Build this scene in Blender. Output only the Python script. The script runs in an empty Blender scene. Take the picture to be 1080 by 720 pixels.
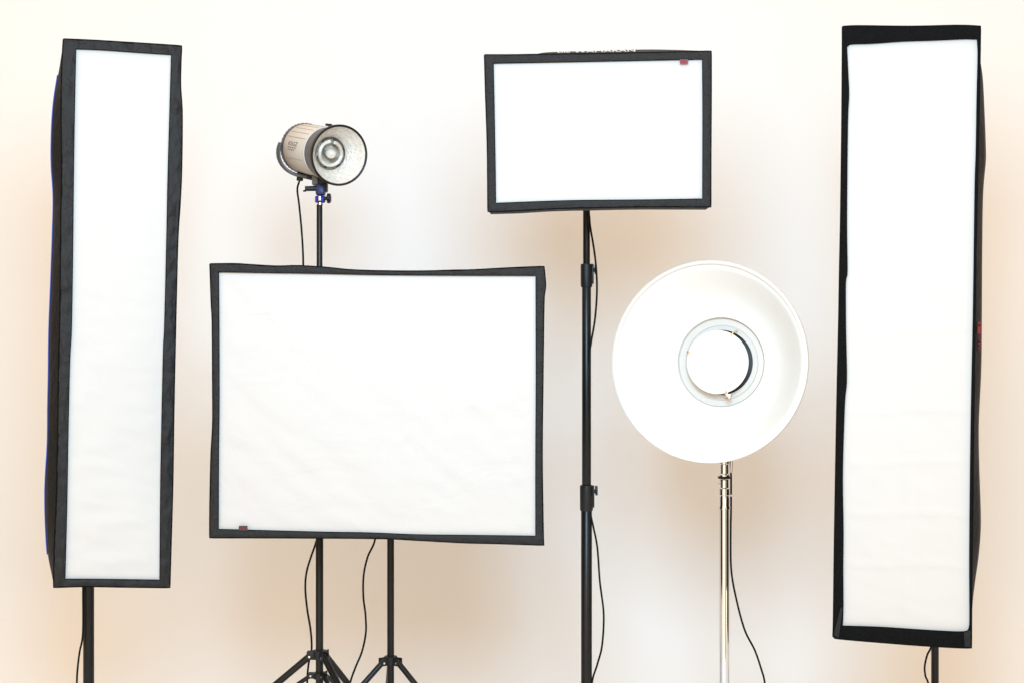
import bpy, bmesh, math, random
from mathutils import Vector, Matrix, noise
random.seed(7)
R = math.radians
S = bpy.context.scene
C = S.collection

# ------------------------------------------------------------------ camera
CAMZ = 1.27
F = 1500.0                                   # focal length in photo pixels
cd = bpy.data.cameras.new('camera'); cam = bpy.data.objects.new('camera', cd); C.objects.link(cam)
cam.location = (0, 0, CAMZ); cam.rotation_euler = (R(90), 0, 0)
cd.lens = 50; cd.sensor_width = 36; cd.clip_start = 0.05; cd.clip_end = 100
S.camera = cam
S.render.resolution_x = 1024; S.render.resolution_y = 682

# ------------------------------------------------------------------ world: warm bounce light of the studio room
w = bpy.data.worlds.new('World'); S.world = w; w.use_nodes = True
nt = w.node_tree; nt.nodes.clear()
out = nt.nodes.new('ShaderNodeOutputWorld'); bg = nt.nodes.new('ShaderNodeBackground')
tc = nt.nodes.new('ShaderNodeTexCoord'); sx = nt.nodes.new('ShaderNodeSeparateXYZ')
ma = nt.nodes.new('ShaderNodeMath'); ma.operation = 'MULTIPLY_ADD'; ma.inputs[1].default_value = 0.5; ma.inputs[2].default_value = 0.5
rp = nt.nodes.new('ShaderNodeValToRGB')
BR = (0.965, 0.752, 0.548, 1); DK = (0.03, 0.022, 0.015, 1)       # pale surround, with dark bands added to streak the chrome reflections
stops = [(0.0, DK), (0.11, DK), (0.135, BR), (0.595, BR), (0.615, DK), (0.715, DK), (0.74, BR), (0.885, BR), (0.905, DK), (1.0, DK)]
cr = rp.color_ramp
cr.elements[0].position, cr.elements[0].color = stops[0]; cr.elements[1].position, cr.elements[1].color = stops[-1]
for p_, c_ in stops[1:-1]:
    e_ = cr.elements.new(p_); e_.color = c_
nt.links.new(tc.outputs['Generated'], sx.inputs[0]); nt.links.new(sx.outputs['X'], ma.inputs[0]); nt.links.new(ma.outputs[0], rp.inputs['Fac'])
nt.links.new(rp.outputs['Color'], bg.inputs['Color']); nt.links.new(bg.outputs[0], out.inputs[0])
bg.inputs['Strength'].default_value = 1.86

# ------------------------------------------------------------------ key light: large round soft source above the camera
kd = bpy.data.lights.new('key_light', 'AREA'); kd.shape = 'DISK'; kd.size = 0.98
kd.energy = 110; kd.color = (0.40, 0.71, 0.99)
key = bpy.data.objects.new('key_light', kd); C.objects.link(key)
key.location = (0.0, 0.80, CAMZ + 0.76)
key.rotation_euler = (R(80), 0, 0)

S.view_settings.view_transform = 'Standard'; S.view_settings.look = 'None'
S.view_settings.exposure = 0.0; S.view_settings.gamma = 1.0
S.render.engine = 'CYCLES'

# ------------------------------------------------------------------ materials
def mat(name, col, rough=0.6, metal=0.0, bump=0.0, scale=50.0, col2=None, stretch=(1, 1, 1), cscale=None, spec=0.5, coat=0.0, trans=0.0, detail=5.0, dist=0.0):
    m = bpy.data.materials.new(name); m.use_nodes = True
    n = m.node_tree.nodes; l = m.node_tree.links
    b = n['Principled BSDF']
    b.inputs['Base Color'].default_value = (*col, 1); b.inputs['Roughness'].default_value = rough
    b.inputs['Metallic'].default_value = metal; b.inputs['Specular IOR Level'].default_value = spec
    b.inputs['Coat Weight'].default_value = coat; b.inputs['Transmission Weight'].default_value = trans
    t = n.new('ShaderNodeTexCoord'); mp = n.new('ShaderNodeMapping'); mp.inputs['Scale'].default_value = stretch
    l.new(t.outputs['Object'], mp.inputs['Vector'])
    if bump:
        x = n.new('ShaderNodeTexNoise'); x.inputs['Scale'].default_value = scale; x.inputs['Detail'].default_value = detail
        x.inputs['Distortion'].default_value = dist
        l.new(mp.outputs[0], x.inputs['Vector'])
        u = n.new('ShaderNodeBump'); u.inputs['Strength'].default_value = bump; u.inputs['Distance'].default_value = 0.01
        l.new(x.outputs['Fac'], u.inputs['Height']); l.new(u.outputs[0], b.inputs['Normal'])
    if col2:
        x = n.new('ShaderNodeTexNoise'); x.inputs['Scale'].default_value = cscale or scale; x.inputs['Detail'].default_value = 6
        l.new(mp.outputs[0], x.inputs['Vector'])
        r = n.new('ShaderNodeValToRGB'); r.color_ramp.elements[0].position = 0.35; r.color_ramp.elements[1].position = 0.65
        r.color_ramp.elements[0].color = (*col, 1); r.color_ramp.elements[1].color = (*col2, 1)
        l.new(x.outputs['Fac'], r.inputs['Fac']); l.new(r.outputs[0], b.inputs['Base Color'])
    return m
M = {
 'wall': mat('white_backdrop', (0.775, 0.765, 0.752), 0.9, bump=0.02, scale=14, col2=(0.762, 0.752, 0.738), cscale=2.2),
 'diffuser': mat('white_nylon', (0.58, 0.528, 0.478), 0.75, bump=0.10, scale=7, stretch=(1, 1, 1.6), spec=0.2, detail=6, dist=1.2),
 'diffuser_big': mat('white_nylon_sheer', (0.53, 0.475, 0.428), 0.75, bump=0.4, scale=7, stretch=(1, 1, 1.6), spec=0.2, detail=6, dist=1.2),
 'border': mat('black_nylon', (0.0175, 0.0152, 0.0138), 0.6, bump=0.5, scale=130, col2=(0.0190, 0.0168, 0.0152), cscale=40, spec=0.18, dist=0.3),
 'border_creased': mat('creased_black_nylon', (0.0170, 0.0148, 0.0132), 0.6, bump=0.55, scale=48, col2=(0.0185, 0.0162, 0.0145), cscale=30, spec=0.2, detail=3, stretch=(1, 1, 0.6), dist=0.8),
 'velcro': mat('black_velcro', (0.0050, 0.0047, 0.0045), 0.95, bump=0.5, scale=400, col2=(0.0075, 0.007, 0.0068), cscale=200, spec=0.08),
 'shell': mat('black_shell_fabric', (0.012, 0.0105, 0.0095), 0.65, bump=0.4, scale=30, spec=0.22, dist=0.8),
 'binding': mat('black_binding_tape', (0.003, 0.003, 0.003), 0.9, bump=0.2, scale=300, spec=0.12),
 'blue': mat('blue_piping', (0.02, 0.06, 0.36), 0.5, bump=0.1, scale=300),
 'silver_lining': mat('silver_lining', (0.6, 0.6, 0.6), 0.3, 1.0, bump=0.3, scale=60),
 'red': mat('red_label', (0.26, 0.014, 0.018), 0.6, bump=0.1, scale=400),
 'label_dark': mat('dark_label', (0.02, 0.012, 0.012), 0.6, bump=0.1, scale=400),
 'print_white': mat('white_print', (0.8, 0.8, 0.78), 0.6, bump=0.05, scale=300),
 'print_dark': mat('dark_print', (0.01, 0.008, 0.007), 0.6, bump=0.05, scale=300),
 'black_paint': mat('black_satin_paint', (0.006, 0.0055, 0.005), 0.36, bump=0.03, scale=200, col2=(0.009, 0.008, 0.007), cscale=30, spec=0.3),
 'black_plastic': mat('black_plastic', (0.008, 0.0075, 0.007), 0.45, bump=0.08, scale=250, spec=0.35),
 'cable': mat('black_rubber_cable', (0.004, 0.004, 0.004), 0.6, bump=0.05, scale=200, spec=0.15),
 'chrome': mat('polished_chrome', (0.76, 0.78, 0.81), 0.06, 1.0, bump=0.012, scale=30),
 'steel': mat('bright_steel', (0.7, 0.68, 0.66), 0.25, 1.0, bump=0.05, scale=60),
 'brass': mat('brass_spigot', (0.75, 0.55, 0.30), 0.25, 1.0, bump=0.02, scale=60),
 'blue_metal': mat('blue_anodised_metal', (0.008, 0.03, 0.36), 0.35, 0.3, bump=0.05, scale=100),
 'navy': mat('navy_anodised_metal', (0.006, 0.010, 0.075), 0.4, 0.2, bump=0.05, scale=100),
 'cream': mat('cream_painted_metal', (0.60, 0.545, 0.475), 0.6, bump=0.04, scale=120, col2=(0.62, 0.565, 0.495), cscale=15),
 'groove': mat('grey_groove', (0.38, 0.34, 0.30), 0.6, bump=0.04, scale=120),
 'grey': mat('grey_plastic', (0.085, 0.08, 0.075), 0.5, bump=0.1, scale=120),
 'grey_metal': mat('grey_spun_metal', (0.20, 0.19, 0.185), 0.35, 0.7, bump=0.05, scale=80),
 'silver': mat('pebbled_silver', (0.74, 0.67, 0.585), 0.45, 0.15, bump=0.6, scale=230, col2=(0.90, 0.82, 0.72), cscale=110),
 'white_paint': mat('white_powder_coat', (0.76, 0.70, 0.63), 0.5, bump=0.03, scale=300, spec=0.3),
 'white_grey': mat('pale_grey_paint', (0.62, 0.56, 0.495), 0.5, bump=0.03, scale=300, spec=0.3),
 'tube': mat('frosted_flash_tube', (0.85, 0.76, 0.66), 0.15, bump=0.3, scale=50, coat=0.6, col2=(0.52, 0.41, 0.31), cscale=38),
 'ceramic': mat('ceramic_base', (0.20, 0.14, 0.09), 0.5, bump=0.3, scale=60, col2=(0.60, 0.53, 0.44), cscale=60),
}

# ------------------------------------------------------------------ mesh helpers
class MB:
    def __init__(s): s.bm = bmesh.new(); s.mi = 0
    def face(s, vs):
        try:
            f = s.bm.faces.new(vs); f.material_index = s.mi; f.smooth = True; return f
        except ValueError: return None
    def loops(s, L, closed=True, cap0=False, cap1=False):
        rows = [[s.bm.verts.new(p) for p in r] for r in L]
        n = len(rows[0])
        for a, b in zip(rows, rows[1:]):
            for i in range(n if closed else n - 1):
                j = (i + 1) % n; s.face((a[i], a[j], b[j], b[i]))
        if cap0: s.face(list(reversed(rows[0])))
        if cap1: s.face(rows[-1])
        return rows
    def tube(s, pts, r, n=12, caps=True):
        pts = [Vector(p) for p in pts]
        if not isinstance(r, (list, tuple)): r = [r] * len(pts)
        up = Vector((0, 0, 1)); L = []; prev = None
        for i, p in enumerate(pts):
            d = (pts[min(i + 1, len(pts) - 1)] - pts[max(i - 1, 0)]).normalized()
            if prev is None:
                a = d.cross(up)
                if a.length < 1e-3: a = d.cross(Vector((1, 0, 0)))
            else: a = prev - d * prev.dot(d)
            a.normalize(); prev = a; b = d.cross(a)
            L.append([p + (a * math.cos(t) + b * math.sin(t)) * r[i] for t in [2 * math.pi * k / n for k in range(n)]])
        s.loops(L, True, caps, caps); return s
    def lathe(s, prof, n=48, m=Matrix(), cap0=False, cap1=False):       # prof: (radius, position along local Y)
        L = [[m @ Vector((rr * math.cos(t), y, rr * math.sin(t))) for t in [2 * math.pi * k / n for k in range(n)]] for rr, y in prof]
        s.loops(L, True, cap0, cap1); return s
    def box(s, c, size, m=Matrix(), bev=0.001):
        t = bmesh.new(); bmesh.ops.create_cube(t, size=1.0)
        for v in t.verts: v.co = Vector((v.co.x * size[0], v.co.y * size[1], v.co.z * size[2]))
        if bev: bmesh.ops.bevel(t, geom=t.edges[:], offset=bev, segments=2, affect='EDGES', profile=0.5)
        mp = {v: s.bm.verts.new(m @ (v.co + Vector(c))) for v in t.verts}
        for f in t.faces: s.face([mp[v] for v in f.verts])
        t.free(); return s
    def build(s, name, mats, parent=None, flat=False):
        bmesh.ops.recalc_face_normals(s.bm, faces=s.bm.faces[:])
        me = bpy.data.meshes.new(name); s.bm.to_mesh(me); s.bm.free()
        for k in (mats if isinstance(mats, (list, tuple)) else [mats]): me.materials.append(M[k])
        me.set_sharp_from_angle(angle=R(38))
        o = bpy.data.objects.new(name, me); C.objects.link(o)
        if parent: o.parent = parent
        return o
ROTX = Matrix.Rotation(R(90), 4, 'X')        # turns the lathe axis (Y) up to Z
def thing(name, label, cat, loc=(0, 0, 0), rot=(0, 0, 0), group=None):
    o = bpy.data.objects.new(name, None); C.objects.link(o); o.empty_display_size = 0.05
    o.location = loc; o.rotation_euler = rot; o['label'] = label; o['category'] = cat
    if group: o['group'] = group
    return o
def P(px, py, y): return Vector(((px - 540) / F * y, y, CAMZ - (py - 360) / F * y))
def catmull(pts, k=8):
    pts = [Vector(p) for p in pts]; q = [pts[0] * 2 - pts[1]] + pts + [pts[-1] * 2 - pts[-2]]; o = []
    for i in range(1, len(q) - 2):
        for j in range(k):
            t = j / k; a, b, c, d = q[i - 1:i + 3]
            o.append(0.5 * ((2 * b) + (c - a) * t + (2 * a - 5 * b + 4 * c - d) * t * t + (3 * b - a - 3 * c + d) * t ** 3))
    o.append(pts[-1]); return o
def resample(pts, n):
    pts = [Vector(p) for p in pts]; d = [0]
    for a, b in zip(pts, pts[1:]): d.append(d[-1] + (b - a).length)
    o = []; k = 0
    for i in range(n + 1):
        t = d[-1] * i / n
        while k < len(d) - 2 and d[k + 1] < t: k += 1
        o.append(pts[k].lerp(pts[k + 1], (t - d[k]) / max(d[k + 1] - d[k], 1e-9)))
    return o
def text_tris(body):
    cu = bpy.data.curves.new('t', 'FONT'); cu.body = body; cu.size = 1.0; cu.align_x = 'CENTER'; cu.align_y = 'CENTER'; cu.resolution_u = 3
    o = bpy.data.objects.new('t', cu); C.objects.link(o)
    dg = bpy.context.evaluated_depsgraph_get(); me = o.evaluated_get(dg).to_mesh()
    vs = [v.co.copy() for v in me.vertices]; fs = [tuple(p.vertices) for p in me.polygons]
    o.evaluated_get(dg).to_mesh_clear(); bpy.data.objects.remove(o); bpy.data.curves.remove(cu)
    return vs, fs
def add_text(mb, body, fn):                  # fn maps text (x, y) to a 3-D point
    vs, fs = text_tris(body); V = [mb.bm.verts.new(fn(v.x, v.y)) for v in vs]
    for f in fs: mb.face([V[i] for i in f])

# ------------------------------------------------------------------ setting: seamless white backdrop curving into the floor
WY = 4.70; RAD = 0.55
mb = MB(); prof = [(1.7, 0.0), (2.3, 0.0), (3.2, 0.0)]
for k in range(0, 17):
    a = R(90) * k / 16; prof.append((WY - RAD + RAD * math.sin(a), RAD - RAD * math.cos(a)))
prof += [(WY, 1.5), (WY, 2.6), (WY, 4.2)]
mb.loops([[(x, y, z) for x in (-2.9, -1.5, 0, 1.5, 2.9)] for y, z in prof], closed=False)
o = mb.build('studio_backdrop', 'wall'); o['kind'] = 'structure'; o['label'] = 'plain white studio backdrop curving down into the floor'

# ------------------------------------------------------------------ softboxes
def softbox(name, label, cx, cy, D, yaw, outer, inner, depth, sil=None, border='border', recess=0.004, ring_r=0.075,
            seed=0.0, wr=0.0022, creases=None, sag=0.0, piping=None, tag=None, ctr=None, head=True, lip=0.0, diff='diffuser', drag=0.0):
    """outer / inner: dict of four px polylines top(L>R) right(T>B) bottom(L>R) left(T>B)"""
    th = thing(name, label, 'softbox', P(cx, cy, D), (0, 0, R(yaw)), 'softboxes on stands')
    O = P(cx, cy, D); u = Vector((math.cos(R(yaw)), math.sin(R(yaw)), 0)); b = Vector((-math.sin(R(yaw)), math.cos(R(yaw)), 0))
    camp = Vector((0, 0, CAMZ))
    def un(px, py, dep=0.0):                 # photo point onto the box's own upright plane, in the box's own axes
        d = Vector(((px - 540) / F, 1, -(py - 360) / F)); t = ((O + b * dep - camp).dot(b)) / d.dot(b)
        q = camp + d * t - O
        return Vector((q.dot(u), dep, q.z))
    NH = 40; NV = 40
    if len(outer['left']) > 0:
        w_ = abs(outer['top'][-1][0] - outer['top'][0][0]); h_ = abs(outer['left'][-1][1] - outer['left'][0][1])
        NH = max(24, int(w_ / 4)); NV = max(24, int(h_ / 4))
    def loop(dct, dep=0.0):
        sd = {k: resample(catmull([un(x, y, dep) for x, y in v], 6) if len(v) > 2 else [un(x, y, dep) for x, y in v], NH if k in ('top', 'bottom') else NV) for k, v in dct.items()}
        return sd
    def chain(sd): return sd['top'][:-1] + sd['right'][:-1] + list(reversed(sd['bottom']))[:-1] + list(reversed(sd['left']))[:-1]
    so = loop(outer); si = loop(inner); lo = chain(so); li = chain(si); n = len(lo)
    # border: ring of fabric with puckers
    mb = MB(); K = 7; rows = []
    for k in range(K + 1):
        t = k / K; row = []
        for a, c in zip(lo, li):
            p = a.lerp(c, t)
            nz = noise.noise(Vector((p.x * 38 + seed, seed * 3, p.z * 38))) + 0.6 * noise.noise(Vector((p.x * 90, seed, p.z * 90)))
            row.append(Vector((p.x, -0.002 * math.sin(math.pi * t) - lip * (1 - abs(2 * t - 1)) + wr * nz * math.sin(math.pi * t) ** 0.35 if 0 < t < 1 else -0.0005, p.z)))
        rows.append(row)
    rows.append([p + Vector((0, recess + 0.004, 0)) for p in li])
    mb.loops(rows)
    bo = mb.build('border', border, th)
    mb = MB(); mb.tube([p + Vector((0, 0.001, 0)) for p in lo] + [lo[0] + Vector((0, 0.001, 0))], 0.0022, 6, False); mb.build('edge_binding', 'binding', bo)
    mb = MB(); mb.tube([p + Vector((0, 0.0, 0)) for p in li] + [li[0]], 0.0011, 6, False); mb.build('edge_binding', 'binding', bo)
    # diffuser: transfinite patch of the inner outline, a little larger, behind the border
    mb = MB(); T = si['top']; B = si['bottom']; Lf = si['left']; Rt = si['right']; rows = []
    c00, c10, c01, c11 = T[0], T[-1], B[0], B[-1]; ctrp = (c00 + c10 + c01 + c11) / 4
    W = (c10 - c00).length; H = (c01 - c00).length
    for j in range(NV + 1):
        v = j / NV; row = []
        for i in range(NH + 1):
            s = i / NH
            p = T[i] * (1 - v) + B[i] * v + Lf[j] * (1 - s) + Rt[j] * s - (c00 * (1 - s) * (1 - v) + c10 * s * (1 - v) + c01 * (1 - s) * v + c11 * s * v)
            q = ctrp + Vector(((p.x - ctrp.x) * (1 + 0.006 / W), 0, (p.z - ctrp.z) * (1 + 0.006 / H)))
            e = min(s, 1 - s, v * H / W, (1 - v) * H / W) * W
            y = recess + 0.002
            amp = min(1.0, e / 0.03)
            # diagonal drag wrinkles plus loose folds
            dx = q.x * 0.8 + q.z * 0.9
            y += amp * (0.0011 + drag) * noise.noise(Vector((dx * 24 + seed, (q.x - q.z) * 4, seed)))
            y += amp * 0.0008 * noise.noise(Vector((q.x * 9 + seed, seed, q.z * 34)))
            y += amp * sag * (v ** 2) * noise.noise(Vector((q.x * 14 + seed * 2, seed, q.z * 45 + q.x * 12)))
            if creases:
                for hz in creases[0]:
                    d = q.z - hz - 0.004 * math.sin(q.x * 20); y -= amp * 0.0022 * math.exp(-(d / 0.006) ** 2)
                for vx in creases[1]:
                    d = q.x - vx; y -= amp * 0.0015 * math.exp(-(d / 0.006) ** 2)
            row.append(Vector((q.x, y, q.z)))
        rows.append(row)
    mb.loops(rows, closed=False)
    mb.build('diffuser', diff, th)
    # shell: side fabric narrowing to the speed ring
    cc = Vector(ctr) if ctr else ctrp
    def ringpt(p):
        a = math.atan2(p.z - cc.z, p.x - cc.x); return Vector((cc.x + ring_r * math.cos(a), depth, cc.z + ring_r * math.sin(a)))
    ls = [[p + Vector((0, 0.001, 0)) for p in lo]]
    d1 = 0.085; surf = [so]
    for dep, fr in ((0.04, 0.78), (d1, 1.0)):
        base = {k: [Vector((cc.x + (p.x - cc.x) * (1 - 0.010 * fr), dep, cc.z + (p.z - cc.z) * (1 - 0.006 * fr))) for p in v] for k, v in so.items()}
        if sil:
            for side, pl in sil.items():
                full = resample(catmull([un(x, y, dep) for x, y in pl], 6), NH if side in ('top', 'bottom') else NV)
                base[side] = [Vector((b0.x + (f.x - b0.x) * fr, dep, f.z if side in ('top', 'bottom') and fr == 1 else b0.z + (f.z - b0.z) * fr * (1 if side in ('top', 'bottom') else 0))) for b0, f in zip(base[side], full)]
                if side in ('left', 'right'):     # ease the corners together
                    other = -1 if side == 'right' else 0
                    base['top'][other] = base[side][0]; base['bottom'][other] = base[side][-1]
        surf.append(base); ls.append(chain(base))
    last = ls[-1]
    for q in range(1, 11):
        s = q / 10; row = []
        for p in last:
            r_ = ringpt(p); lat = s ** 1.15
            bul = 0.02 * math.sin(math.pi * s) * noise.noise(Vector((p.x * 9 + seed, s * 3, p.z * 9)))
            row.append(Vector((p.x + (r_.x - p.x) * lat + bul, d1 + (depth - d1) * s, p.z + (r_.z - p.z) * lat + bul)))
        ls.append(row)
    for k in range(1, 4):                     # puckers in the side fabric
        for p in ls[k if k < 3 else 2]:
            pass
    mb = MB(); mb.loops(ls)
    mb.build('side_fabric', 'shell', th)
    if piping:
        pp = []
        for i_ in range(int(NV * 0.06), int(NV * 0.965)):
            v = i_ / NV; t_ = 0.50 + 0.50 * min(1, max(0, (v - 0.26) / 0.08)) - 0.48 * math.exp(-((v - 0.74) / 0.055) ** 2)
            pp.append(surf[1]['left'][i_].lerp(surf[2]['left'][i_], min(t_, 0.97)) + Vector((-0.0012, -0.0008, 0)))
        mb = MB(); mb.tube(pp, 0.0016, 6)
        mb.build('piping', 'blue', th)
    # speed ring and flash head behind
    m4 = Matrix.Translation((cc.x, 0, cc.z))
    mb = MB(); mb.lathe([(ring_r - 0.012, depth - 0.012), (ring_r + 0.006, depth - 0.012), (ring_r + 0.006, depth + 0.012), (ring_r - 0.012, depth + 0.012), (ring_r - 0.012, depth - 0.012)], 40, m4)
    mb.build('speed_ring', 'steel', th)
    mb = MB(); mb.lathe([(0.0, depth + 0.012), (0.056, depth + 0.012), (0.060, depth + 0.02), (0.060, depth + 0.22), (0.052, depth + 0.232), (0.0, depth + 0.232)], 32, m4)
    mb.box((cc.x, depth + 0.075, cc.z - 0.075), (0.03, 0.05, 0.05), bev=0.004)
    mb.build('flash_head', 'grey', th)
    th['_mx'] = 0.0; del th['_mx']
    return th, un, cc, (u, b, O), surf

def head_point(cc, fr, depth):               # world point of the stand spigot under the flash head
    u, b, O = fr; return O + u * cc.x + b * (depth + 0.075) + Vector((0, 0, cc.z))

# left strip softbox --------------------------------------------------
Lout = dict(top=[(67, 41.5), (100, 43.0), (130, 44.8), (165, 47.0), (191.5, 48.8)],
            right=[(191.5, 48.8), (190.6, 70), (190.4, 92), (192, 120), (191.5, 177), (190, 212), (187.5, 252), (186, 307), (185, 350), (183.4, 425), (182.3, 500), (181.6, 530), (180.3, 575), (179, 619)],
            bottom=[(56.7, 618.8), (90, 617.8), (130, 618.4), (179, 619)],
            left=[(67, 41.5), (65.4, 70), (64.6, 120), (65.2, 170), (64.2, 245), (63.2, 345), (62, 375), (61.2, 450), (59.5, 525), (57.4, 580), (56.7, 618.8)])
Linn = dict(top=[(80, 51.9), (110, 53.2), (150, 56.0), (180.8, 58)],
            right=[(180.8, 58), (177.3, 180), (175.7, 257), (173.5, 345), (172.3, 370), (170, 475), (169.2, 530), (168.6, 611)],
            bottom=[(68.6, 610), (110, 610.2), (168.6, 611)],
            left=[(80, 51.9), (78.6, 120), (77.7, 180), (76.7, 270), (75.5, 345), (73.7, 380), (72, 450), (70.6, 530), (68.6, 610)])
Lsil = dict(left=[(66.6, 42), (63.6, 58), (60.0, 78), (56.6, 98), (54.4, 120), (53.2, 150), (53.7, 175), (56.0, 205), (56.0, 235), (54.2, 290), (52, 350), (51.2, 412), (48.6, 490), (47.8, 530), (48.5, 560), (50.5, 592), (54.5, 612), (56.7, 618.5)])
Lpip = [(63.9, 78), (62.6, 100), (61.8, 125), (61.9, 150), (62.0, 170), (61, 185), (58.7, 207), (56.2, 240), (54.3, 282), (52.7, 345), (52.6, 412), (54.5, 450), (54.3, 490), (51.3, 525), (50.3, 540), (51.5, 575), (52.2, 598)]
sbL, unL, ccL, frL, _ = softbox('strip_softbox', 'tall narrow softbox with wrinkled black border and blue piping on its left side', 122, 330, 3.30, 20,
    Lout, Linn, 0.34, sil=Lsil, border='border_creased', seed=1.3, wr=0.0052, sag=0.0060, piping=Lpip)

# right strip softbox -------------------------------------------------
Rout = dict(top=[(888.6, 28.4), (905, 27.6), (960, 28.2), (1010, 27.2), (1034, 28.0)],
            right=[(1034, 28.0), (1033.6, 55), (1032.8, 100), (1031.5, 160), (1029.5, 250), (1028.2, 330), (1026.8, 450), (1025.2, 580), (1024.6, 640), (1024.4, 682.6)],
            bottom=[(878.6, 670.5), (885, 673.0), (949, 678.4), (980, 680.6), (1012, 682.4), (1024.4, 682.6)],
            left=[(888.6, 28.4), (888.5, 60), (888.0, 130), (886.7, 230), (885.5, 290), (884.7, 340), (882.7, 430), (880.2, 570), (879.2, 650), (878.6, 670.5)])
Rinn = dict(top=[(893, 49.5), (897, 46.8), (920, 45.9), (953, 43.6), (985, 42.6), (1016, 41.2), (1030.6, 41.4)],
            right=[(1030.6, 41.4), (1031.4, 58), (1030.4, 100), (1029.4, 160), (1028.2, 200), (1026.4, 330), (1024, 450), (1022.6, 580), (1022.8, 650), (1022, 662)],
            bottom=[(888.4, 659.6), (930, 661.0), (975, 664), (1015.5, 665.8), (1022, 662)],
            left=[(893, 49.5), (894.2, 75), (895.2, 100), (894.0, 130), (893, 230), (893.5, 287), (891.8, 298), (891.9, 345), (892.9, 398), (891.2, 418), (890.2, 440), (888.6, 500), (889.3, 560), (889.0, 600), (889.2, 640), (888.4, 659.6)])
Rsil = dict(right=[(1034, 29), (1033.8, 55), (1036.6, 75), (1038.8, 120), (1039.8, 150), (1039.8, 165), (1037, 200), (1036, 260), (1035.6, 330), (1035.0, 390), (1032.4, 450), (1033, 500), (1034.6, 555), (1032.5, 590), (1028.5, 620), (1025.8, 645), (1024.5, 682)])
sbR, unR, ccR, frR, _sR = softbox('strip_softbox', 'large tall softbox with thick black bands top and bottom and red print on its side', 956, 355, 3.30, -17,
    Rout, Rinn, 0.34, sil=Rsil, border='velcro', recess=0.006, seed=4.1, wr=0.0008, creases=([-0.17, -0.29, -0.41, -0.53, 0.02], [0.0]), sag=0.0008)
# the lighter cuffs folded over its two lower corners
for q in ([(879.2, 669.5), (884.6, 672.2), (889.0, 641), (886.6, 640), (881.5, 660)], [(1016.5, 666.5), (1017.5, 681.6), (1023.8, 681.8), (1023.6, 664)]):
    fr_ = [unR(x, y, -0.006) for x, y in q]; bk = [unR(x, y, -0.002) for x, y in q]
    mb = MB(); mb.loops([bk, fr_], True, True, True); mb.build('corner_cuff', 'shell', sbR)
surfR = _sR
def on_side(t_, py):                          # red print runs down the right-hand side fabric
    nv = len(surfR[0]['right']) - 1; k_ = (py - 28.0) / 654.6 * nv; a_ = int(k_); f_ = k_ - a_
    p0 = surfR[0]['right'][a_].lerp(surfR[0]['right'][a_ + 1], f_); p1 = surfR[1]['right'][a_].lerp(surfR[1]['right'][a_ + 1], f_); p2 = surfR[2]['right'][a_].lerp(surfR[2]['right'][a_ + 1], f_)
    q = p0.lerp(p1, t_ / 0.6) if t_ < 0.6 else p1.lerp(p2, (t_ - 0.6) / 0.4)
    return q + Vector((0.0016, -0.0016, 0))
mb = MB()
for y0, y1 in ((339.0, 342.0), (343.8, 351.8)):
    ts = (0.24, 0.36, 0.48, 0.60)
    mb.loops([[on_side(q, y) for q in ts] for y in (y0, (y0 + y1) / 2, y1)], closed=False)
mb.tube(catmull([on_side(a_, y_) for a_, y_ in [(0.38, 353.5), (0.44, 357), (0.6, 361), (0.3, 361.8), (0.55, 364), (0.4, 366.5), (0.5, 369.5)]], 6), 0.0009, 5)
mb.build('printed_logo', 'red', sbR)

# large horizontal softbox --------------------------------------------
Bout = dict(top=[(221.6, 278.7), (247.5, 278.5), (266, 279.6), (290.7, 281), (313, 280.6), (332, 281.5), (350.7, 283), (369.4, 284.9), (400, 286), (445, 286.3), (477.7, 285.4), (499, 285), (526, 283.5), (550, 282.3), (573.7, 281.4)],
            right=[(573.7, 281.4), (575.3, 302), (573.7, 315), (573, 360), (572.5, 400), (571.7, 480), (572.8, 560), (573.5, 574.2)],
            bottom=[(221.3, 566.4), (279.4, 566.4), (326.7, 566.6), (365.6, 566.8), (410, 567.4), (440, 569.0), (490, 571.7), (523, 572.5), (573.5, 574.2)],
            left=[(221.6, 278.7), (223, 320), (224, 340), (224.4, 400), (224.5, 445), (222.7, 480), (221.6, 530), (221.3, 566.4)])
Binn = dict(top=[(230.6, 287), (285, 287.9), (341, 288.8), (400, 290), (480, 290.6), (565.2, 290.8)],
            right=[(565.2, 290.8), (565.4, 400), (565.0, 480), (565, 564.7)],
            bottom=[(230.3, 557.5), (335, 560.3), (388, 561.2), (440, 563.2), (500, 563.9), (565, 564.7)],
            left=[(230.6, 287), (231.0, 340), (231.2, 420), (230.6, 480), (230.3, 557.5)])
sbB, unB, ccB, frB, soB = softbox('rectangular_softbox', 'large landscape softbox with black border and small red tag at bottom left', 398, 425, 3.20, 2,
    Bout, Binn, 0.50, seed=7.7, wr=0.0020, sag=0.0016, drag=0.0016, diff='diffuser_big')
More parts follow.
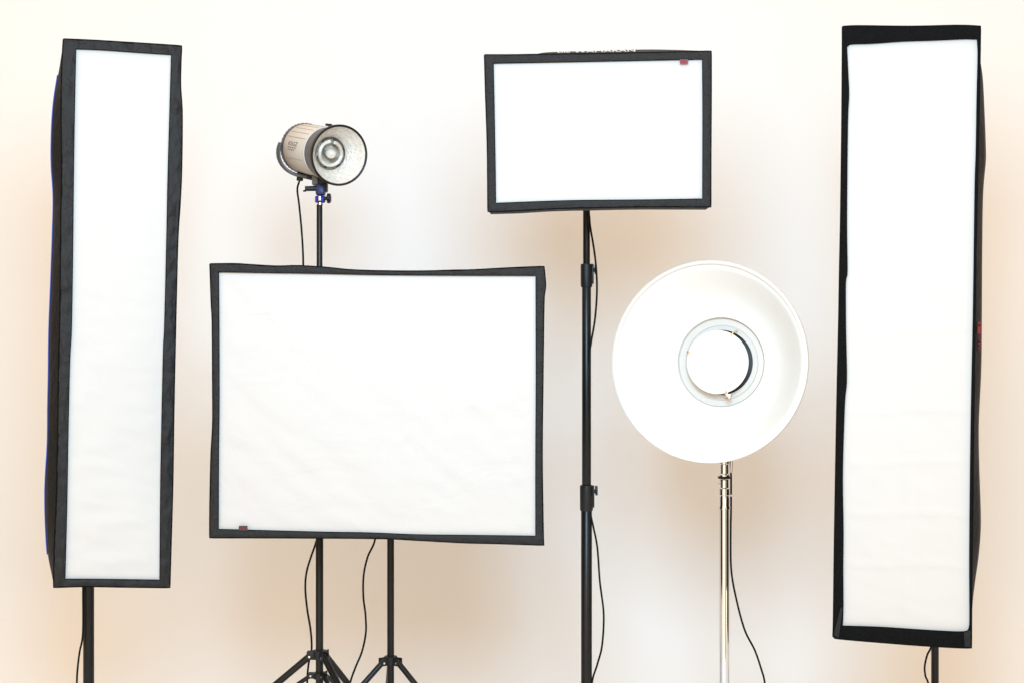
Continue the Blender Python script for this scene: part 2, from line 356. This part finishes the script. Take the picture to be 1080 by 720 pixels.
# small horizontal softbox --------------------------------------------
Sout = dict(top=[(511.1, 58.3), (540, 58.3), (583, 57.6), (630, 57.0), (690, 55.8), (750, 54.4)],
            right=[(750, 54.4), (750, 100), (749.6, 170), (749.6, 218.4)],
            bottom=[(514.7, 223.3), (545, 222.4), (583, 220.2), (625, 219.2), (678, 218.3), (749.6, 218.4)],
            left=[(511.1, 58.3), (512.3, 100), (514.0, 150), (514.5, 190), (514.7, 223.3)])
Sinn = dict(top=[(520.3, 67.0), (600, 65.6), (680, 64.0), (740.8, 62.8)],
            right=[(740.8, 62.8), (741.2, 120), (741, 210)],
            bottom=[(522.8, 214.5), (600, 211.8), (680, 211.0), (741, 210)],
            left=[(520.3, 67.0), (521.4, 120), (522.4, 180), (522.8, 214.5)])
Ssil = dict(top=[(511.5, 59.5), (540, 58.8), (564, 57.4), (575, 55.6), (600, 54.6), (630, 54.0), (666, 52.7), (700, 52.6), (749.5, 54.2)])
sbS, unS, ccS, frS, _ = softbox('rectangular_softbox', 'small landscape softbox with white lettering on its top edge and red tag at top right', 631, 138, 3.25, -2,
    Sout, Sinn, 0.36, sil=Ssil, seed=11.9, wr=0.0018, sag=0.0010, diff='diffuser_big')
def brand_tag(sb, un, x0, y0, x1, y1, ground, ink, body):
    mb = MB(); q = [(x0, y0), (x1, y0), (x1, y1), (x0, y1)]
    mb.loops([[un(x, y, 0.000) for x, y in q], [un(x, y, -0.0035) for x, y in q]], True, True, True)
    t = mb.build('brand_tag', ground, sb)
    mb = MB(); add_text(mb, body, lambda a, b: un((x0 + x1) / 2 + a * 3.7, (y0 + y1) / 2 - b * 4.6, -0.0045))
    mb.build('tag_print', ink, t)
brand_tag(sbS, unS, 717, 63.0, 725.6, 67.9, 'red', 'label_dark', 'XIN')
brand_tag(sbB, unB, 252, 553.9, 261, 559.2, 'label_dark', 'red', 'EXU')
mb = MB()                                     # lettering across the bulging top fabric
def top_map(cx_, wpx):
    def f(a, b):
        px = cx_ + a * wpx; t = (px - 511) / 239.0
        ye = 58.3 + (54.4 - 58.3) * t; s = min(max((b + 0.36) / 0.75, 0), 1)
        top = 54.7 - (px - 590) * 0.026
        return unS(px, ye - 0.4 + (top - ye) * s, 0.034 * s) + Vector((0, -0.003, 0.0004))
    return f
add_text(mb, 'WAMARAN', top_map(638, 12.6))
add_text(mb, 'Lite', top_map(594.5, 9.0))
mb.build('printed_lettering', 'print_white', sbS)

# ------------------------------------------------------------------ stands
def stand(label, base, sections, hub_z, spread, az, top, paint='black_paint', foot=0.012, low_z=None, clamps=(), knob_side=1, leg_r=0.010, group='light stands'):
    """sections: (z_low, z_high, radius); clamps: (z_low, z_high, radius)"""
    t = thing('light_stand', label, 'light stand', (base[0], base[1], 0), group=group)
    for z0, z1, r in sections:
        mb = MB(); mb.lathe([(0, z0), (r * 0.9, z0), (r, z0 + 0.002), (r, z1 - 0.002), (r * 0.9, z1), (0, z1)], 28, Matrix(((1, 0, 0, 0), (0, 0, 1, 0), (0, 1, 0, 0), (0, 0, 0, 1))))
        mb.build('pole', paint, t)
    for z0, z1, r in clamps:
        mb = MB(); mt = Matrix(((1, 0, 0, 0), (0, 0, 1, 0), (0, 1, 0, 0), (0, 0, 0, 1)))
        mb.lathe([(r * 0.8, z0 - 0.001), (r * 0.93, z0), (r, z0 + 0.004), (r * 1.02, z1 - 0.006), (r * 1.0, z1 - 0.001), (r * 0.8, z1)], 28, mt)
        mb.box((r * 0.95, 0, (z0 + z1) / 2 + 0.004), (0.008, 0.012, (z1 - z0) * 0.86), bev=0.0015)
        c = mb.build('collar', 'black_plastic', t)
        mb = MB(); zc = z1 - 0.016
        mb.tube([(r, 0, zc), (r + 0.008, 0, zc)], 0.005, 10)
        mb.box((r + 0.0085, 0, zc + 0.002), (0.006, 0.020, 0.024), bev=0.002)
        mb.build('knob', 'black_plastic', c)
    # leg hub, lower collar, legs and braces
    rr = sections[0][2]
    mb = MB(); mt = Matrix(((1, 0, 0, 0), (0, 0, 1, 0), (0, 1, 0, 0), (0, 0, 0, 1)))
    mb.lathe([(rr, hub_z - 0.012), (rr + 0.007, hub_z - 0.011), (rr + 0.008, hub_z + 0.010), (rr, hub_z + 0.012)], 24, mt)
    for a in az:
        m = Matrix.Rotation(R(a), 4, 'Z')
        for sgn in (-1, 1): mb.box((rr + 0.012, sgn * 0.008, hub_z - 0.002), (0.020, 0.003, 0.020), m, 0.0012)
    mb.build('leg_hub', 'black_plastic', t)
    lz = low_z if low_z else hub_z - 0.05
    mb = MB(); mb.lathe([(rr, lz - 0.009), (rr + 0.006, lz - 0.008), (rr + 0.006, lz + 0.007), (rr, lz + 0.008)], 24, mt)
    for a in az:
        m = Matrix.Rotation(R(a), 4, 'Z')
        for sgn in (-1, 1): mb.box((rr + 0.010, sgn * 0.006, lz), (0.016, 0.0025, 0.014), m, 0.001)
    mb.build('brace_collar', 'black_plastic', t)
    for a in az:
        d = Vector((math.cos(R(a)), math.sin(R(a)), 0)); p0 = d * (rr + 0.015) + Vector((0, 0, hub_z - 0.004))
        p1 = d * (rr + 0.015 + spread * (hub_z - 0.012)) + Vector((0, 0, 0.010))
        mb = MB(); mb.tube([p0 - (p1 - p0).normalized() * 0.006, p0.lerp(p1, 0.5), p1], leg_r, 14)
        lg = mb.build('leg', paint, t)
        mb = MB(); mb.tube([p1 - (p1 - p0).normalized() * 0.02, p1], leg_r + 0.002, 12); mb.tube([Vector((p1.x, p1.y, 0.0)), p1 + Vector((0, 0, 0.006))], leg_r + 0.003, 12)
        mb.build('rubber_foot', 'black_plastic', lg)
        q0 = d * (rr + 0.012) + Vector((0, 0, lz)); q1 = p0.lerp(p1, 0.47) + Vector((0, 0, -0.008))
        mb = MB(); mb.tube([q0, q1], 0.0055, 10); mb.build('brace', paint, t)
        mb = MB(); ax = Vector((-d.y, d.x, 0))
        mb.tube([p0 - ax * 0.012, p0 + ax * 0.012], 0.0028, 10); mb.build('rivet', 'steel', lg)
        mb = MB(); mb.tube([q0 - ax * 0.010, q0 + ax * 0.010], 0.0022, 10); mb.build('rivet', 'steel', lg)
    return t
def zat(py, D): return CAMZ - (py - 360) / F * D
def xat(px, D): return (px - 540) / F * D

# stand of left strip softbox
hL = head_point(ccL, frL, 0.34); DL = 3.72
stand('thick black light stand under the tall narrow softbox with blue piping', (xat(93.5, DL), DL), [(0.05, hL.z - 0.05, 0.0141)], 0.30, 1.0, (90, 210, 330), None, clamps=())
# stand of right strip softbox
DR = 3.74
stand('thin black light stand under the large tall softbox with velcro bands', (xat(986.1, DR), DR), [(0.05, zat(300, DR), 0.0098)], 0.30, 1.0, (90, 210, 330), None)
# stand of small softbox: three sections with two collars
DS = 3.68
stand('tall thick black light stand with two collars under the small landscape softbox', (xat(618.6, DS), DS),
      [(0.05, zat(530, DS), 0.0142), (zat(530, DS), zat(292, DS), 0.0118), (zat(292, DS), zat(150, DS), 0.0091)], 0.30, 1.0, (90, 210, 330), None,
      clamps=((zat(538, DS), zat(511, DS), 0.0170), (zat(303, DS), zat(278.5, DS), 0.0152)))
# stand of the large softbox
DB = 3.76
stand('slim black tripod stand at right under the large landscape softbox, legs just showing', (xat(412, DB), DB), [(0.05, zat(430, DB), 0.0093)], zat(695.5, DB), 1.1, (98, 211, 329), None, low_z=zat(750, DB), leg_r=0.0075)
# stand of the monolight
DM = 3.56
stand('black tripod stand with double collar carrying the bare cream studio flash above the large softbox', (xat(337, DM), DM),
      [(0.05, zat(500, DM), 0.0095), (zat(500, DM), zat(216, DM), 0.0074)], zat(689.5, DM), 1.19, (181, 68, 308), None, low_z=zat(711.5, DM), leg_r=0.0085)

# chrome stand of the beauty dish
DC = 3.66
t = thing('light_stand', 'shiny chrome light stand holding the round white beauty dish', 'light stand', (xat(764, DC), DC, 0), group='light stands')
mt = Matrix(((1, 0, 0, 0), (0, 0, 1, 0), (0, 1, 0, 0), (0, 0, 0, 1)))
def lz(prof, name, m, parent, n=32):
    mb = MB(); mb.lathe([(r, zat(py, DC)) for r, py in prof], n, mt); return mb.build(name, m, parent)
lz([(0.0, 850), (0.0128, 850), (0.0129, 536), (0, 536)], 'pole', 'chrome', t)
lz([(0.0128, 536.5), (0.0150, 536.2), (0.0152, 533.5), (0.0138, 532.6), (0.0138, 524), (0.0128, 523), (0.0128, 522), (0.0142, 521.3), (0.0142, 514.6), (0.0120, 513.8), (0.0118, 505.5)], 'collar', 'chrome', t)
lz([(0.0118, 504.3), (0.0165, 504.1), (0.0168, 502.0), (0.0118, 501.8)], 'flange', 'black_plastic', t)
lz([(0.0118, 501.9), (0.0142, 501.5), (0.0142, 500), (0.0113, 499), (0.0113, 489), (0.0135, 488), (0.0135, 485), (0.008, 484), (0.008, 425), (0, 425)], 'spigot', 'chrome', t)
for a_, b_, r_ in (((0.012, 0, zat(521.5, DC)), (0.024, -0.004, zat(522.6, DC)), 0.0022), ((-0.012, 0, zat(510, DC)), (-0.018, 0, zat(510.4, DC)), 0.0028), ((0.0195, 0.004, zat(486, DC)), (0.0185, 0.004, zat(498, DC)), 0.0028)):
    mb = MB(); mb.tube([a_, b_], r_, 8); mb.build('knob', 'steel', t)
mb = MB(); mb.lathe([(0.0128, 0.215), (0.02, 0.215), (0.02, 0.26), (0.0128, 0.26)], 24, mt); mb.build('leg_hub', 'chrome', t)
for a in (90, 210, 330):
    d = Vector((math.cos(R(a)), math.sin(R(a)), 0)); mb = MB()
    mb.tube(catmull([d * 0.018 + Vector((0, 0, 0.24)), d * 0.10 + Vector((0, 0, 0.235)), d * 0.32 + Vector((0, 0, 0.10)), d * 0.50 + Vector((0, 0, 0.014))], 5), 0.011, 12)
    lg = mb.build('leg', 'chrome', t)
    mb = MB(); mb.tube([d * 0.48 + Vector((0, 0, 0.014)), d * 0.52 + Vector((0, 0, 0.014))], 0.014, 12); mb.build('rubber_foot', 'black_plastic', lg)

# ------------------------------------------------------------------ beauty dish
DD = 3.40
t = thing('beauty_dish', 'round white beauty dish reflector with floating centre disc on chrome stand', 'beauty dish', P(745.6, 381.2, DD), (R(-1.5), 0, R(-24)))
t.scale = (1.036, 1.036, 1.036)
mb = MB()
prof = [(0.2315, 0.016), (0.2335, 0.012), (0.2340, 0.004), (0.2325, 0.0), (0.2290, -0.001), (0.2262, 0.001), (0.2250, 0.006), (0.2238, 0.012), (0.2190, 0.0135)]
for k in range(1, 15):
    s = k / 14; prof.append((0.2190 - 0.112 * s, 0.0135 + 0.100 * math.sin(s * math.pi / 2) ** 1.05))
prof += [(0.104, 0.119), (0.104, 0.128)]
mb.lathe(prof, 96)
out_ = [(0.2315, 0.016)] + [(0.2300 - 0.118 * k / 14, 0.020 + 0.106 * math.sin(k / 14 * math.pi / 2)) for k in range(15)] + [(0.104, 0.134)]
mb.lathe(out_, 96)
mb.build('dish', 'white_paint', t)
mb = MB(); mb.lathe([(0.1045, 0.116), (0.1045, 0.124), (0.0895, 0.124), (0.0890, 0.119), (0.0875, 0.119), (0.087, 0.1215), (0.0768, 0.1215), (0.0764, 0.123)], 72)
mb.build('base_ring', 'white_grey', t)
mb = MB(); mb.lathe([(0.0764, 0.123), (0.0762, 0.158), (0.0, 0.158)], 72); mb.build('socket_opening', 'grey', t)
mb = MB(); mb.lathe([(0.0, 0.086), (0.060, 0.0862), (0.0738, 0.0872), (0.0750, 0.0885), (0.0738, 0.0900), (0.0, 0.0896)], 72)
mb.build('deflector_disc', 'white_paint', t)
for a in (62, 162, 288):
    d = Vector((math.cos(R(a)), 0, math.sin(R(a)))); mb = MB()
    mb.tube([d * 0.071 + Vector((0, 0.0885, 0)), d * 0.079 + Vector((0, 0.090, 0)), d * 0.082 + Vector((0, 0.105, 0)), d * 0.0835 + Vector((0, 0.1215, 0))], 0.0016, 8)
    mb.tube([d * 0.0725 + Vector((0, 0.083, 0)), d * 0.0725 + Vector((0, 0.0885, 0))], 0.0023, 10)
    mb.build('prong', 'brass', t)
mb = MB(); a = R(288); d = Vector((math.cos(a), 0, math.sin(a)))
m = Matrix.Translation(d * 0.081 + Vector((0, 0.086, 0))) @ Matrix.Rotation(R(18), 4, 'Y')
mb.box((0, 0, 0), (0.016, 0.006, 0.008), m, 0.0012); mb.box((-0.002, -0.001, 0.007), (0.004, 0.004, 0.008), m, 0.0008); mb.box((0.006, -0.001, -0.005), (0.004, 0.004, 0.006), m, 0.0008)
mb.build('clip', 'steel', t)
mb = MB(); mb.lathe([(0.0, 0.160), (0.070, 0.160), (0.070, 0.17), (0.062, 0.18), (0.062, 0.40), (0.05, 0.41), (0, 0.41)], 40); mb.box((0, 0.26, -0.075), (0.03, 0.05, 0.04), bev=0.004)
mb.build('flash_head', 'grey', t)

# ------------------------------------------------------------------ bare studio flash (monolight)
piv = P(337.5, 160, DM)
t = thing('studio_flash', 'bare cream studio flash with silver bowl reflector and blue mount on black stand', 'studio flash', piv, (R(11), 0, R(31)))
# local axis: front is -Y
rb = 0.0625; y_r = 0.102; y_f = -0.045
mb = MB(); mb.lathe([(0.052, y_f - 0.003), (rb - 0.001, y_f), (rb, y_f + 0.004), (rb, y_r - 0.010), (rb - 0.002, y_r - 0.006)], 72)
body = mb.build('body', 'cream', t)
for a in (28, 42, 56, 70, 84, 98, 112, 126, 140, 154, 200):         # fine seams along the casing
    d = Vector((-math.cos(R(a)), 0, math.sin(R(a)))) if a < 180 else Vector((-math.cos(R(-22)), 0, math.sin(R(-22))))
    mb = MB(); mb.tube([d * rb + Vector((0, y_f + 0.012, 0)), d * rb + Vector((0, y_r - 0.02, 0))], 0.0010, 6); mb.build('seam', 'groove', body)
mb = MB()
def onbody(ang0, y0, sc, sa=0.0245):
    def f(a, b):                                                     # text runs from rear to front on the casing's left flank
        th_ = R(ang0) + b * sc / rb; return Vector((-math.cos(th_) * (rb + 0.0006), y0 - a * sa, math.sin(th_) * (rb + 0.0006)))
    return f
add_text(mb, 'IOGZ', onbody(11, 0.030, 0.0145))
f = onbody(11, 0.030, 0.0145)
for row, x0, x1 in ((-0.70, -1.15, 1.15), (-1.10, -1.15, 0.7)):
    n_ = 4
    for k in range(n_):
        a0 = x0 + (x1 - x0) * k / n_; a1 = a0 + (x1 - x0) / n_ * 0.72
        vs = [mb.bm.verts.new(f(a, row + dy)) for a, dy in ((a0, 0), (a1, 0), (a1, 0.13), (a0, 0.13))]; mb.face(vs)
mb.build('printed_lettering', 'print_dark', body)
mb = MB(); mb.lathe([(rb + 0.0002, y_r - 0.012), (rb + 0.0010, y_r - 0.010), (rb + 0.0010, y_r + 0.004), (rb - 0.006, y_r + 0.014), (0.03, y_r + 0.017), (0, y_r + 0.017)], 72)
for k in range(40):
    a = 2 * math.pi * k / 40; d = Vector((math.cos(a), 0, math.sin(a)))
    mb.tube([d * (rb + 0.0004) + Vector((0, y_r - 0.009, 0)), d * (rb + 0.0004) + Vector((0, y_r + 0.004, 0))], 0.0020, 6)
mb.build('rear_cap', 'grey', t)
# handle: U loop under the back
mb = MB(); hp = []
for k in range(17):
    a = R(172 + 118 * k / 16); rr = rb + 0.004 + 0.010 * math.sin(math.pi * min(1, k / 13)) 
    hp.append(Vector((rr * math.cos(a), y_r - 0.000 - 0.085 * (k / 16) ** 2.2, rr * math.sin(a))))
L = []
for i, p in enumerate(hp):
    d = (hp[min(i + 1, 16)] - hp[max(i - 1, 0)]).normalized(); rad = Vector((p.x, 0, p.z)).normalized(); s_ = Vector((0, 1, 0)); s_ = (s_ - d * s_.dot(d)).normalized()
    nn = d.cross(s_); L.append([p + nn * (0.0045 * math.cos(q)) + s_ * (0.0095 * math.sin(q)) for q in [2 * math.pi * k / 10 for k in range(10)]])
mb.loops(L, True, True, True); mb.build('handle', 'grey', t)
# cable plug under the rear
mb = MB(); mb.tube([(-0.012, 0.088, -rb + 0.004), (-0.012, 0.088, -rb - 0.020)], 0.0085, 14); mb.box((0.004, 0.055, -rb - 0.006), (0.03, 0.09, 0.013), bev=0.004); mb.build('plug', 'black_plastic', t)
# chrome lock ring, reflector bowl
mb = MB(); mb.lathe([(rb - 0.001, y_f + 0.001), (rb + 0.0018, y_f + 0.0005), (rb + 0.0018, y_f - 0.0035), (rb - 0.003, y_f - 0.004)], 64); mb.build('lock_ring', 'white_grey', t)
y0 = y_f - 0.007; y1 = y0 - 0.068; Rr = 0.0718
mb = MB(); 
mb.lathe([(rb - 0.004, y0 + 0.003), (rb + 0.0005, y0 + 0.001), (rb + 0.0025, y0 - 0.02), (rb + 0.006, y0 - 0.040), (Rr - 0.003, y1 + 0.008), (Rr, y1 + 0.006), (Rr, y1 + 0.005)], 80)
rf = mb.build('reflector', 'grey', t)
mb = MB(); mb.lathe([(Rr, y1 + 0.008), (Rr + 0.0022, y1 + 0.006), (Rr + 0.0026, y1 - 0.001), (Rr + 0.001, y1 - 0.003), (Rr - 0.0015, y1 - 0.002), (Rr - 0.0024, y1 + 0.003)], 80)
mb.build('rim', 'black_plastic', rf)
mb = MB(); mb.lathe([(Rr - 0.003, y1 + 0.0002), (Rr - 0.0046, y1 + 0.004), (Rr - 0.009, y1 + 0.016), (Rr - 0.020, y1 + 0.036), (Rr - 0.031, y1 + 0.054), (0.0405, y0 - 0.008)], 80); mb.build('reflector_lining', 'silver', rf)
mb = MB(); mb.lathe([(0.0405, y0 - 0.009), (0.0405, y0 - 0.004), (0.038, y0 - 0.003), (0.038, y0 + 0.012), (0, y0 + 0.012)], 48); mb.build('lamp_base', 'ceramic', t)
mb = MB(); mb.lathe([(0.0412, y0 - 0.006), (0.0418, y0 - 0.010), (0.0400, y0 - 0.0115), (0.0388, y0 - 0.008)], 48); mb.build('socket_rim', 'grey_metal', t)
mb = MB(); ft = []
for k in range(33):
    a = R(100 + 330 * k / 32); ft.append(Vector((0.029 * math.cos(a), y0 - 0.014, 0.029 * math.sin(a))))
ft = [ft[0] + Vector((0, 0.02, 0))] + ft + [ft[-1] + Vector((0, 0.02, 0))]
mb.tube(ft, 0.0048, 10); mb.build('flash_tube', 'tube', t)
mb = MB(); mb.lathe([(0.0, y0 - 0.030), (0.006, y0 - 0.029), (0.011, y0 - 0.024), (0.013, y0 - 0.016), (0.011, y0 - 0.006), (0.008, y0 + 0.008)], 24); mb.build('modelling_bulb', 'tube', t)
for a in (20, 75, 128, 200, 252, 310):
    d = Vector((math.cos(R(a)), 0, math.sin(R(a)))); e = Vector((-d.z, 0, d.x))
    mb = MB(); mb.tube([d * 0.0352 - e * 0.004 + Vector((0, y0 - 0.012, 0)), d * 0.0352 + e * 0.004 + Vector((0, y0 - 0.013, 0))], 0.0016, 8); mb.build('tube_clip', 'label_dark', t)
# latch on the top
mb = MB(); mb.box((0, y0 + 0.010, rb + 0.006), (0.014, 0.014, 0.006), bev=0.0015); mb.box((0.003, y0 + 0.006, rb + 0.001), (0.007, 0.012, 0.008), bev=0.001); mb.build('latch', 'black_plastic', t)
# blue tilting mount (upright): built in world axes, parented with the inverse of the tilt
bpy.context.view_layer.update(); inv = t.matrix_world.inverted()
def mloc(p): return inv @ p
px0 = xat(337.6, DM); M2 = inv
def wz(py): return zat(py, DM)
pw = 3.56 / 1500
mb = MB(); mb.box((px0 - 4.6 * pw, DM + 0.0, wz(189.5)), (6.5 * pw, 0.030, 12.5 * pw), M2, 0.002); mb.build('mount_block', 'grey', t)
mb = MB(); mb.box((px0 + 3.0 * pw, DM + 0.002, wz(192.0)), (9.6 * pw, 0.026, 22 * pw), M2, 0.003); mb.build('tilt_bracket', 'black_plastic', t)
mb = MB(); mb.box((px0 + 0.8 * pw, DM - 0.004, wz(200.6)), (9.2 * pw, 0.030, 11.6 * pw), M2, 0.003)
bk = mb.build('mount_body', 'navy', t)
mb = MB(); mb.lathe([(5.0 * pw, wz(207)), (5.6 * pw, wz(208)), (5.6 * pw, wz(213)), (5.0 * pw, wz(214))], 8, M2 @ Matrix.Translation((px0 + 0.1 * pw, DM, 0)) @ mt)
bl = mb.build('mount_socket', 'blue_metal', t)
mb = MB(); mb.box((px0 + 0.3 * pw, DM - 5.4 * pw, wz(210)), (2.4 * pw, 0.003, 5.0 * pw), M2, 0.0006); mb.lathe([(3.0 * pw, wz(213.6)), (3.0 * pw, wz(216.3))], 16, M2 @ Matrix.Translation((px0, DM, 0)) @ mt); mb.build('spigot', 'brass', bl)
mb = MB(); mb.tube([mloc(Vector((px0 - 3 * pw, DM - 0.012, wz(199.6)))), mloc(Vector((px0 - 15 * pw, DM - 0.014, wz(199.9))))], [0.0066, 0.0062], 12)
mb.tube([mloc(Vector((px0 - 14 * pw, DM - 0.014, wz(202)))), mloc(Vector((px0 - 17 * pw, DM - 0.014, wz(202.4))))], [0.003, 0.002], 8); mb.build('tilt_lever', 'black_plastic', bl)
mb = MB(); kc = lambda dx, py: mloc(Vector((px0 + dx * pw, DM - 0.006, wz(py))))
mb.tube([kc(4, 209.7), kc(8, 209.7)], 0.0045, 12); mb.tube([kc(7.5, 209.7), kc(8.2, 209.7), kc(11.0, 209.7), kc(11.8, 209.7)], [0.009, 0.0125, 0.0125, 0.009], 9); mb.build('lock_knob', 'black_plastic', bl)

# ------------------------------------------------------------------ power cables
def cable(label, pts, r=0.0032):
    mb = MB(); mb.tube(catmull(pts, 7), r, 10); o = mb.build('power_cable', 'cable')
    o['label'] = label; o['category'] = 'cable'; o['group'] = 'power cables hanging from the lights'
Dc = DM + 0.03
plug = t.matrix_world @ Vector((-0.012, 0.088, -rb - 0.018))
cable('black power cable dropping from the bare flash and down beside its tripod stand',
      [plug] + [P(x, y, 3.62) for x, y in ((313.6, 200), (315.4, 215.5), (318, 242), (319.6, 268), (320.5, 300))] + [P(326, 400, 3.60), P(333, 500, 3.59), P(334.5, 560, 3.585)]
      + [P(x, y, 3.575) for x, y in ((333.0, 572), (328, 586.7), (323.3, 603), (322, 620), (324, 642), (327.6, 664), (328.6, 684), (325.4, 700), (324, 720), (325, 760))] + [Vector((xat(330, 3.7), 3.72, 0.06)), Vector((-0.35, 3.85, 0.005)), Vector((-0.1, 4.0, 0.004))], 0.0026)
cable('black power cable curving free between the two tripod stands under the large softbox',
      [P(398, 480, 3.74), P(397.5, 540, 3.72)] + [P(x, y, 3.70) for x, y in ((395.5, 568.6), (387.8, 586.7), (383.6, 606), (383.2, 628), (385.5, 648), (385.8, 667), (381.7, 686.7), (375, 703), (369, 720), (358, 760))] + [Vector((-0.47, 3.78, 0.05)), Vector((-0.5, 3.9, 0.004))], 0.0026)
cable('thin black cable running down the thick stand below the tall narrow left softbox',
      [P(89, 520, 3.735), P(88.6, 590, 3.735)] + [P(x, y, 3.70) for x, y in ((87.6, 620), (87.4, 667), (84.0, 686.7), (82.0, 703), (81, 720), (80.5, 760))] + [Vector((-1.14, 3.80, 0.05)), Vector((-1.2, 3.95, 0.004))], 0.0026)
cable('black power cable beside the two-collar stand, looping past its upper collar',
      [P(619, 200, 3.72)] + [P(x, y, 3.665) for x, y in ((621.5, 228), (622.6, 240), (626, 260), (628.6, 281), (629.6, 307.6), (627.5, 336.6), (623.6, 360), (621.6, 375))] + [P(618.6, 420, 3.705), P(618.6, 500, 3.705), P(619, 530, 3.70)], 0.0026)
cable('black power cable bowing out from the two-collar stand below its lower collar',
      [P(619, 520, 3.71)] + [P(x, y, 3.675) for x, y in ((623.4, 544), (626, 556), (630, 577), (632.7, 613), (636.7, 647), (635, 680), (630, 700), (624.3, 720), (622, 760))] + [Vector((0.22, 3.76, 0.05)), Vector((0.3, 3.9, 0.004))], 0.0026)
cable('black cable hanging beside the chrome stand and swinging out to the right',
      [P(770, 480, 3.70)] + [P(x, y, 3.69) for x, y in ((771, 500), (771, 536), (770.6, 567), (771.4, 602), (777, 633), (785.5, 664), (796, 685), (803.2, 706), (806.7, 720), (812, 760))] + [Vector((0.74, 3.75, 0.05)), Vector((0.8, 3.9, 0.004))], 0.0026)
cable('short black cable bowing left of the thin stand under the large right softbox',
      [P(984, 660, 3.75)] + [P(x, y, 3.72) for x, y in ((982, 681), (978, 690), (975.3, 702), (976, 712), (979, 720), (984, 745), (985, 780))] + [Vector((1.1, 3.75, 0.1)), Vector((1.2, 3.9, 0.004))], 0.0026)
